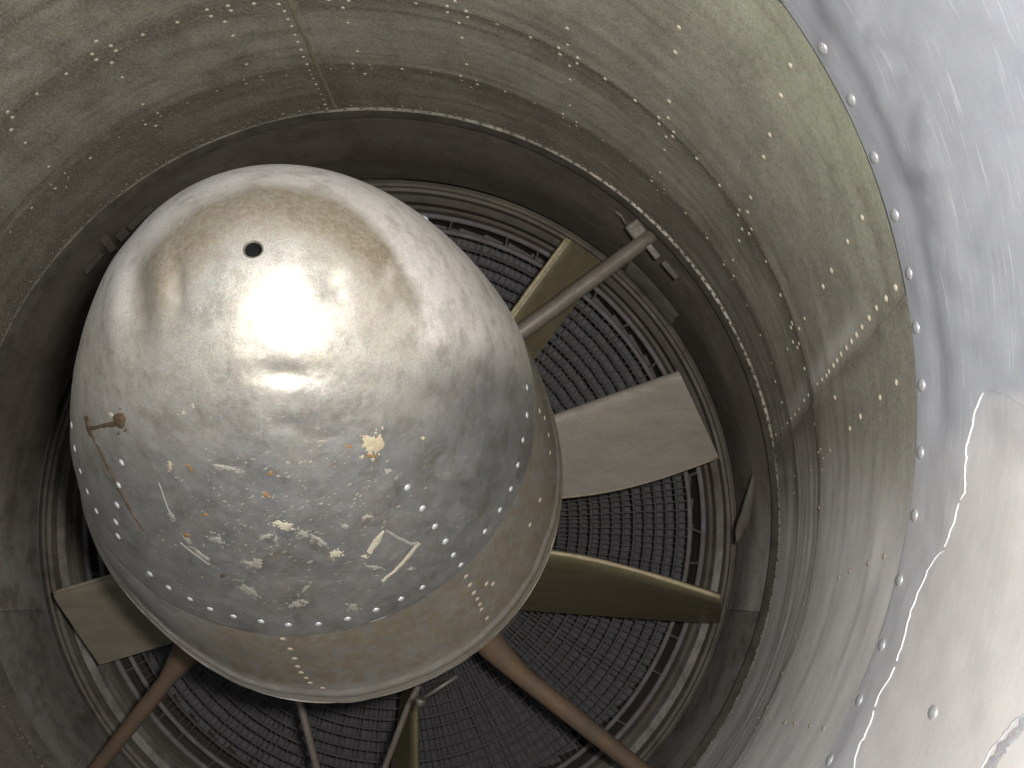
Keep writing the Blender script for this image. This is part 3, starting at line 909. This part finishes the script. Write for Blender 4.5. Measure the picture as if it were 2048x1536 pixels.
drape_line("scrape_mark", T_N, nose, M_CHIP, [(838, 1085), (815, 1115), (790, 1142), (764, 1163)], [8, 8, 6, 7])
drape_line("scrape_mark", T_N, nose, M_CHIPD, [(318, 965), (326, 990), (335, 1015), (345, 1035)], [2, 3, 3, 5])
drape_line("scrape_mark", T_N, nose, M_CHIPD, [(360, 1085), (385, 1105), (418, 1130)], [3, 4, 3])
# dried brown runs on the left flank
drape_blob("brown_deposit", T_N, nose, M_BROWN, 240, 840, 13, 19, .1, .25, .0010, 30, 4)
drape_blob("brown_deposit", T_N, nose, M_CHIP, 221, 829, 6, 6, 0, .15, .0005, 20, 2)
drape_line("brown_run", T_N, nose, M_BROWN, [(176, 856), (200, 853), (222, 850), (240, 846)], [9, 9, 10, 14], .0006, 4, .5)
drape_line("brown_run", T_N, nose, M_BROWN, [(173, 832), (176, 850), (183, 872)], [6, 8, 9], .0005, 4, .5)
drape_line("brown_run", T_N, nose, M_BROWN, [(185, 872), (205, 910), (232, 966), (258, 1015), (288, 1062)], [3, 2.5, 3.5, 5, 3], .0004, 5, .6)
# the welded seam down the front of the cap
drape_line("weld_seam", T_N, nose, M_GREYM, [(518, 735), (519, 790), (521, 840), (522, 885)], [.7, .9, 1.0, .6], .0001, 8, .5)

# ------------------------------------------------------------------ rivets of duct and lip
def duct_hit(px, py, dr=0.0):
    lo, hi = .601, 1.0999
    def g(Y):
        cx, cz, r = ring(Y)
        p = at(px, py, Y)
        return math.hypot(p.x - cx, p.z - cz) - (r + dr)
    a, b = g(lo), g(hi)
    if a * b > 0: return None
    for _ in range(40):
        m = .5 * (lo + hi)
        if g(m) * a > 0: lo = m
        else: hi = m
    Y = .5 * (lo + hi)
    cx, cz, r = ring(Y); p = at(px, py, Y)
    n = Vector((cx - p.x, 0, cz - p.z)).normalized()
    n = Vector((n.x, -.05, n.z)).normalized()
    return p, n, Y
RD = dome_mesh("rivet", .0028, .0012, M_RIVD)
RDB = dome_mesh("rivet", .0024, .0009, M_RIVB)
duct_rivets = """1134,57 1061,75 1135,90 1117,96 1120,109 1155,116 1154,127 1139,132 1140,160 1210,158 1270,201 1338,203 1317,235 1336,236 1318,248 1347,264 1345,273 1332,274 1329,300 1393,317 1439,371 1357,55 1350,105
1010,183 1070,206 1140,211 1126,228 1126,236 1153,244 1153,252 1139,253 1205,281 1260,322 1320,345 1304,354 1303,362 1315,381 1329,379 1328,387 1371,426 1414,476 1479,420 1495,424 1476,430 1484,458 1503,458 1498,467 1478,481
1449,522 1448,529 1466,520 1467,552 1465,559 1532,523 1561,590 1494,611 1584,645 1695,483 1663,541 1646,573 1609,637 1580,131 1561,191 1539,270 1527,314 1501,395 1724,435
1585,648 1582,655 1598,657 1521,670 1598,687 1595,695 1575,698 1586,684 1609,737 1551,763 1564,805 1543,726 1793,765 1760,795 1721,833 1700,857 1670,795 1630,848 1641,899 1637,905 1660,901 1647,917
1621,941 1637,944 1643,940 1589,952 1589,986 1583,1119 1638,1015 1632,1088 1769,1113 1737,1127 1699,1143 1678,1155 1636,1173 1623,1178 1623,1155 1607,1187 1598,1191 1608,1208 1591,1273 1565,1347 1535,1415 1648,1457 1621,1452 1590,1446 1571,1445 1540,1438 1529,1438 1512,1455 1518,1437
414,20 355,45 286,70 193,83 222,92 232,102 185,109 193,120 133,148 74,188 16,224 25,235 23,260 51,286 245,155 224,126 286,209 375,206 315,226 322,233 286,241 291,249 312,252 238,275 181,316 98,334 130,347 137,355 103,370 111,377 133,375 64,416 21,464
456,12 422,33 462,22 450,44 508,8 466,72 493,129 658,1 697,2 686,16 696,46 715,103 832,7 894,13 895,25 910,3 932,23 935,35 918,46 995,48 924,76 434,182 488,160 493,168 521,152 525,160 573,151 662,138 705,128 707,137 739,129 743,137 730,148 804,138 862,145 933,129 921,152 924,161 952,161 955,169 942,175"""
seam_rivets = """1791,575 1772,597 1753,616 1738,636 1724,654 1713,670 1703,683 1693,696 1682,708 1674,721 1667,731 1658,743 1653,751 1644,759 1635,768 1617,790 1608,801 1598,818 1590,829 1583,837 1575,846 1565,856 1552,869
558,9 569,23 576,39 583,53 590,70 596,84 602,100 607,114 614,129 619,141 623,149 626,158 632,169 637,178 642,189 648,199 650,209 654,217"""
def band_dr(Y):
    return 0.0 if Y < .87 else (.0012 if Y < .99 else .0024)
B_PAN = [bvh(o) for o in PANELS]
nr = 0
for txt, sc_ in ((duct_rivets, 1.0), (seam_rivets, 1.0)):
    for tok in txt.split():
        a, b = map(float, tok.split(","))
        h = hit(B_PAN, a, b)
        if not h: continue
        p = h[0]; Y = p.y
        cx, cz, _r = ring(Y)
        n = Vector((cx - p.x, -.04, cz - p.z)).normalized()
        deep = Y > .985
        low = b > 880
        put_rivet(RDB if (deep and random.random() < .6) or low else RD, p, n, duct, .66 if Y > .9 else (.74 if Y > .83 else .92))
        nr += 1
SEAMW = [13, 12, 11, 9, 8]
drape_line('seam_strip', B_PAN, duct, M_DUCTB, [(573, -15), (593, 38), (611, 76), (643, 155), (674, 224)], SEAMW, .0006, 8, .08)
# the close double row along the rear edge: one joined piece
Vr = []; Fr = []
base_me = dome_mesh("edge_rivet", .0021, .0014, M_RIVB, 8, 3)
bv = [v.co.copy() for v in base_me.vertices]; bf = [tuple(p.vertices) for p in base_me.polygons]
nd = 2 * 150
for i in range(nd):
    th = 2 * PI * (i + random.uniform(-.15, .15)) / nd
    Y = 1.083 if i % 2 else 1.089
    X, Yc, Z = ring_pt(np.array([Y]), np.array([th]), .0018)
    p = Vector((X[0], Y, Z[0])); cx, cz, r = ring(Y)
    n = Vector((cx - p.x, 0, cz - p.z)).normalized()
    q = n.to_track_quat('Z', 'Y'); off = len(Vr)
    for v in bv: Vr.append(tuple(p + q @ v))
    Fr += [tuple(off + k for k in f) for f in bf]
me = bpy.data.meshes.new("edge_rivet_row"); me.from_pydata(Vr, [], Fr); me.materials.append(M_EDGE)
o = bpy.data.objects.new("edge_rivet_row", me); link(o); o["kind"] = "stuff"; setp(o, duct)

B_LIP = bvh(lip)
RL = dome_mesh("rivet", .0043, .0014, M_RIVL, 16, 5)
for (a, b) in [(1564, -8), (1645, 97), (1702, 200), (1748, 315), (1789, 430), (1818, 547), (1832, 655), (1843, 770), (1841, 905), (1829, 1030), (1799, 1160), (1764, 1290), (1719, 1400), (1660, 1520), (1866, 1425)]:
    h = hit([B_LIP], a, b)
    if h:
        o = bpy.data.objects.new("rivet", RL); link(o, lip)
        o.location = h[0]; o.rotation_euler = h[1].to_track_quat('Z', 'Y').to_euler()
# torn edge of the surface layer on the lip
edge_pts = [(1968, 785), (1955, 810), (1944, 850), (1934, 890), (1931, 930), (1928, 985), (1918, 1005), (1908, 1045), (1897, 1075), (1886, 1100), (1862, 1130), (1845, 1165), (1826, 1210), (1806, 1280),
            (1790, 1335), (1775, 1365), (1757, 1390), (1748, 1420), (1740, 1450), (1722, 1485), (1713, 1505), (1709, 1545)]
edge_w = [1, 3, 4, 4.5, 4, 4, 1, 3, 2.5, 2.5, .8, 2, 3, 4, 2, 1, 3, 3, 3, 4, 1.5, 3]
dummy = bpy.data.objects.new("x", None)
def lip_line(name, mat, pts, w, lift, jag=.25):
    o = drape_line(name, [B_LIP], lip, mat, pts, w, lift, 7, jag)
    if o: o.matrix_parent_inverse = Matrix.Identity(4)
    return o
def wander(P, W, step=11, amp=1.6):
    """round off a polyline and let it stray a little"""
    P = [Vector((a, b)) for a, b in P]; out = []; ow = []
    for i in range(len(P) - 1):
        p0, p1, p2, p3 = P[max(0, i - 1)], P[i], P[i + 1], P[min(len(P) - 1, i + 2)]
        m = max(1, int((p2 - p1).length / step))
        for k in range(m):
            t = k / m
            q = .5 * ((2 * p1) + (p2 - p0) * t + (2 * p0 - 5 * p1 + 4 * p2 - p3) * t * t + (3 * p1 - p0 - 3 * p2 + p3) * t ** 3)
            out.append((q.x + random.uniform(-amp, amp), q.y + random.uniform(-amp, amp))); ow.append((W[i] + (W[i + 1] - W[i]) * t) * random.uniform(.55, 1.25))
    out.append(tuple(P[-1])); ow.append(W[-1])
    return out, ow
for (a, b) in ((0, 6), (6, 9), (9, 14), (14, 17), (17, 22)):
    pp, ww = wander(edge_pts[a:b + 1][:-1] + [tuple(np.array(edge_pts[b - 1]) * .25 + np.array(edge_pts[min(b, 21)]) * .75)], edge_w[a:b] + [.6])
    ww[0] = .8
    lip_line("torn_edge", M_SCAR, pp, ww, .0003)
pp, ww = wander([(2052, 1424), (2025, 1448), (2003, 1475), (1980, 1503), (1962, 1540)], [3.5, 4.5, 3, 3, 1.5])
lip_line("torn_edge", M_RIVL, pp, ww, .0003)
pp, ww = wander([(2066, 1432), (2040, 1455), (2018, 1480), (1994, 1510), (1976, 1545)], [26, 24, 24, 30, 34], 9, 1.5)
lip_line("grey_strip", M_GREYM, pp, ww, .0001, .2)  # grey band beside the corner edge line
pp, ww = wander([(1968, 785), (1985, 782), (2010, 788), (2030, 800), (2050, 812)], [1, 1.6, 1.6, 1.2, 1.2])
lip_line("torn_edge", M_RIVL, pp, ww, .0002, .5)

# ------------------------------------------------------------------ vanes and struts
def tube(name, pts, radii, mat, parent=None, n=20, flat=1.0):
    """pts world Vectors, radii; returns mesh verts relative to first pt"""
    o0 = pts[0]
    V = []
    for i, p in enumerate(pts):
        d = (pts[min(i + 1, len(pts) - 1)] - pts[max(i - 1, 0)]).normalized()
        side = d.cross(Vector((0, 1, 0))).normalized(); up = side.cross(d).normalized()
        for k in range(n):
            a = 2 * PI * k / n
            V.append(tuple(p + side * (radii[i] * math.cos(a)) + up * (radii[i] * flat * math.sin(a)) - o0))
    me = bpy.data.meshes.new(name)
    m = len(pts)
    Fc = grid_faces(m, n, True).tolist() + [list(range(n))[::-1], [(m - 1) * n + k for k in range(n)]]
    me.from_pydata(V, [], Fc); me.materials.append(mat)
    me.polygons.foreach_set("use_smooth", [True] * (len(Fc) - 2) + [False] * 2)
    o = bpy.data.objects.new(name, me); link(o)
    if parent is None: o.location = o0
    else:
        o.parent = parent; o.location = o0 - Vector(parent.location)
    return o

def patch_vane(name, A, Bq, C, D, mat, label, th=.006, bow=0.0, lead_r=.006, edge=None, curve=None):
    """A inner-leading, B outer-leading, C outer-trailing, D inner-trailing: (px,py,Y)"""
    a, b, c, d = [at(*p) for p in (A, Bq, C, D)]
    nu, nv = 18, 22
    nrm = (b - a).cross(d - a).normalized()
    if nrm.y > 0: nrm = -nrm                       # towards the camera
    ctr = (a + b + c + d) / 4
    V = []
    vs = [.5 - .5 * math.cos(PI * k / (nv - 1)) for k in range(nv)]
    loop = [(v, 1) for v in vs] + [(v, -1) for v in reversed(vs[1:-1])]
    for i in range(nu):
        u = i / (nu - 1)
        for (v, s_) in loop:
            p = (a * (1 - u) + b * u) * (1 - v) + (d * (1 - u) + c * u) * v
            if curve: p = p + curve(u, v)
            t_ = th * (math.sqrt(max(0, 1 - (1 - min(1, v / .12)) ** 2)) * .5) * (1 - .75 * max(0, v - .12) / .88) + .0004
            camber = bow * math.sin(PI * v)
            V.append(p + nrm * (camber + s_ * t_) - ctr)
    m = len(loop)
    Fc = grid_faces(nu, m, True).tolist()
    me = bpy.data.meshes.new(name)
    Fc += [list(range(m))[::-1], [(nu - 1) * m + k for k in range(m)]]
    me.from_pydata([tuple(v) for v in V], [], Fc); me.materials.append(mat)
    me.polygons.foreach_set("use_smooth", [True] * (len(Fc) - 2) + [False] * 2)
    o = bpy.data.objects.new(name, me); link(o); o.location = ctr
    o.data.set_sharp_from_angle(angle=math.radians(50))
    if edge:
        v, em, er = edge
        ep = []
        for i in range(nu):
            u = i / (nu - 1) * .996
            p = (a * (1 - u) + b * u) * (1 - v) + (d * (1 - u) + c * u) * v
            if curve: p = p + curve(u, v)
            ep.append(p + nrm * .0008)
        e_o = tube("edge_highlight", ep, [er * random.uniform(.85, 1.1) for _ in ep], em, o, 10)  # bright tube standing in for the lit edge
    o["label"] = label; o["category"] = "guide vane"; o["group"] = "guide vanes behind the bullet fairing"
    return o
patch_vane("guide_vane", (940, 740, 1.22), (1134, 476, 1.22), (1208, 530, 1.275), (1010, 795, 1.275), M_VANEO, "olive guide vane crossing behind the upper tubular strut", .012, edge=(0, M_HILITE, .0034))
patch_vane("guide_vane", (1060, 845, 1.20), (1356, 741, 1.20), (1437, 914, 1.215), (1060, 1000, 1.215), M_VANEG, "broad flat grey guide vane right of the bullet fairing", .010, edge=(1, M_HILITE_D, .0017),
           curve=lambda u, v: Vector((0, 0, -.012 * math.sin(PI * u) * v)))
patch_vane("guide_vane", (1010, 1098, 1.13), (1441, 1193, 1.13), (1441, 1246, 1.29), (1010, 1215, 1.29), M_VANEO, "olive guide vane with bright upper edge at lower right of the bullet", .014, edge=(0, M_HILITE, .0030),
           curve=lambda u, v: Vector((0, 0, .011 * math.sin(PI * u ** .8) * (1 - v) )))
patch_vane("guide_vane", (300, 1128, 1.20), (107, 1185, 1.20), (200, 1329, 1.225), (420, 1262, 1.225), M_VANE, "square olive grey guide vane at lower left of the bullet", .010, edge=(0, M_HILITE_D, .0026))
patch_vane("guide_vane", (832, 1380, 1.19), (835, 1600, 1.19), (775, 1600, 1.28), (805, 1380, 1.28), M_VANEO, "narrow guide vane seen edge on below the bullet fairing", .010)

def lerp_pts(P, n):
    out = []
    for i in range(len(P) - 1):
        for k in range(n):
            out.append(P[i].lerp(P[i + 1], k / n))
    return out + [P[-1]]
def strut(label, px_pts, w_px, mat, group="tubular struts carrying the bullet fairing", fitting=None):
    P = [at(*p) for p in px_pts]
    root = thing("support_strut", label, "strut", P[0], group)
    pp = []; rr_ = []
    for i in range(len(P) - 1):
        for k in range(6):
            f = k / 6
            pp.append(P[i].lerp(P[i + 1], f)); w = w_px[i] * (1 - f) + w_px[i + 1] * f; y_ = px_pts[i][2] * (1 - f) + px_pts[i + 1][2] * f
            rr_.append(w * .5 * y_ / F)
    pp.append(P[-1]); rr_.append(w_px[-1] * .5 * px_pts[-1][2] / F)
    tube("tube", pp, rr_, mat, root)
    return root, P
s1, P1 = strut("greyed straight tubular strut at upper right of the bullet", [(940, 735, 1.13), (1060, 651, 1.125), (1325, 455, 1.14)], [34, 34, 32], M_STRUTG)
s2, P2 = strut("rusty tubular strut flaring at its root at lower right of the bullet", [(960, 1262, 1.10), (985, 1292, 1.105), (1040, 1348, 1.11), (1250, 1515, 1.13), (1390, 1625, 1.14)], [64, 58, 40, 36, 36], M_STRUT)
s3, P3 = strut("rusty tubular strut flaring at its root at lower left of the bullet", [(395, 1270, 1.10), (372, 1305, 1.105), (335, 1358, 1.11), (190, 1540, 1.13), (120, 1630, 1.14)], [66, 58, 34, 30, 30], M_STRUT)
strut("thin brown rod below the bullet leaning right", [(590, 1380, 1.15), (604, 1420, 1.15), (650, 1600, 1.16)], [15, 15, 14], M_STRUTG, "thin rods below the bullet fairing")
strut("thin brown rod below the bullet leaning left beside the narrow vane", [(838, 1370, 1.14), (815, 1415, 1.14), (745, 1600, 1.15)], [13, 13, 12], M_STRUTG, "thin rods below the bullet fairing")

# end fittings of the upper strut and small brackets on the duct edge
def block(name, p, size, rotz, mat, parent=None, rx=0, bev=True):
    me = box_mesh(name, *size, mat)
    o = bpy.data.objects.new(name, me); link(o)
    o.rotation_euler = (rx, rotz, 0)
    if parent is None: o.location = p
    else: o.parent = parent; o.location = p - Vector(parent.location)
    if bev:
        mod = o.modifiers.new("bevel", 'BEVEL'); mod.width = min(size) * .25; mod.segments = 2
    return o
A1 = math.atan2(651 - 468, 1308 - 1060)
block("end_lug", at(1272, 459, 1.135), (.020, .012, .022), -A1, M_FIT, s1)
clipb = thing("edge_bracket", "small pale clip plate under the duct edge beside the upper strut end", "bracket", at(1306, 503, 1.125))
block("plate", at(1306, 503, 1.125), (.020, .005, .008), .9, M_FIT, clipb)
block("plate", at(1340, 540, 1.125), (.026, .005, .007), .85, M_CASEB, clipb)
hook = thing("bent_wire", "short bent pale wire hooked by the upper strut end", "wire", at(1235, 422, 1.14))
tube("wire", lerp_pts([at(1230, 422, 1.14), at(1243, 432, 1.14), at(1251, 446, 1.138), at(1268, 458, 1.13)], 3), [.0022] * 10, M_FIT, hook, 8)
lb = thing("edge_bracket", "row of worn clip plates on the casing left of the bullet", "bracket", at(235, 470, 1.16))
for (a, b, l, w, r) in [(282, 436, .044, .010, -.76), (246, 470, .018, .014, -.80), (218, 488, .013, .026, -.62), (188, 526, .036, .009, -.86)]:
    block("plate", at(a, b, 1.145), (l * .9, .005, w * .8), r, M_CASEB, lb)
sb_ = thing("casing_fairlead", "long pale tapered blister on the casing right of the flat grey vane", "bracket", at(1492, 1000, 1.17))
tube("blister", lerp_pts([at(1508, 948, 1.16), at(1502, 985, 1.16), at(1492, 1030, 1.165), at(1480, 1062, 1.17), at(1474, 1085, 1.17)], 3), [.002, .003, .004, .005, .006, .0065, .007, .0075, .007, .006, .005, .003, .002], M_CASEB, sb_, 14, .4)
nub = thing("control_lever", "small pale lever and rod under the rim of the bullet", "lever", at(838, 1403, 1.02))
tube("knob", [at(842, 1396, 1.0), at(838, 1412, 1.0)], [.006, .004], M_FIT, nub, 12)
tube("rod", [at(848, 1395, 1.0), at(875, 1378, 1.0), at(915, 1352, 1.0)], [.0022, .0020, .0018], M_FIT, nub, 8)
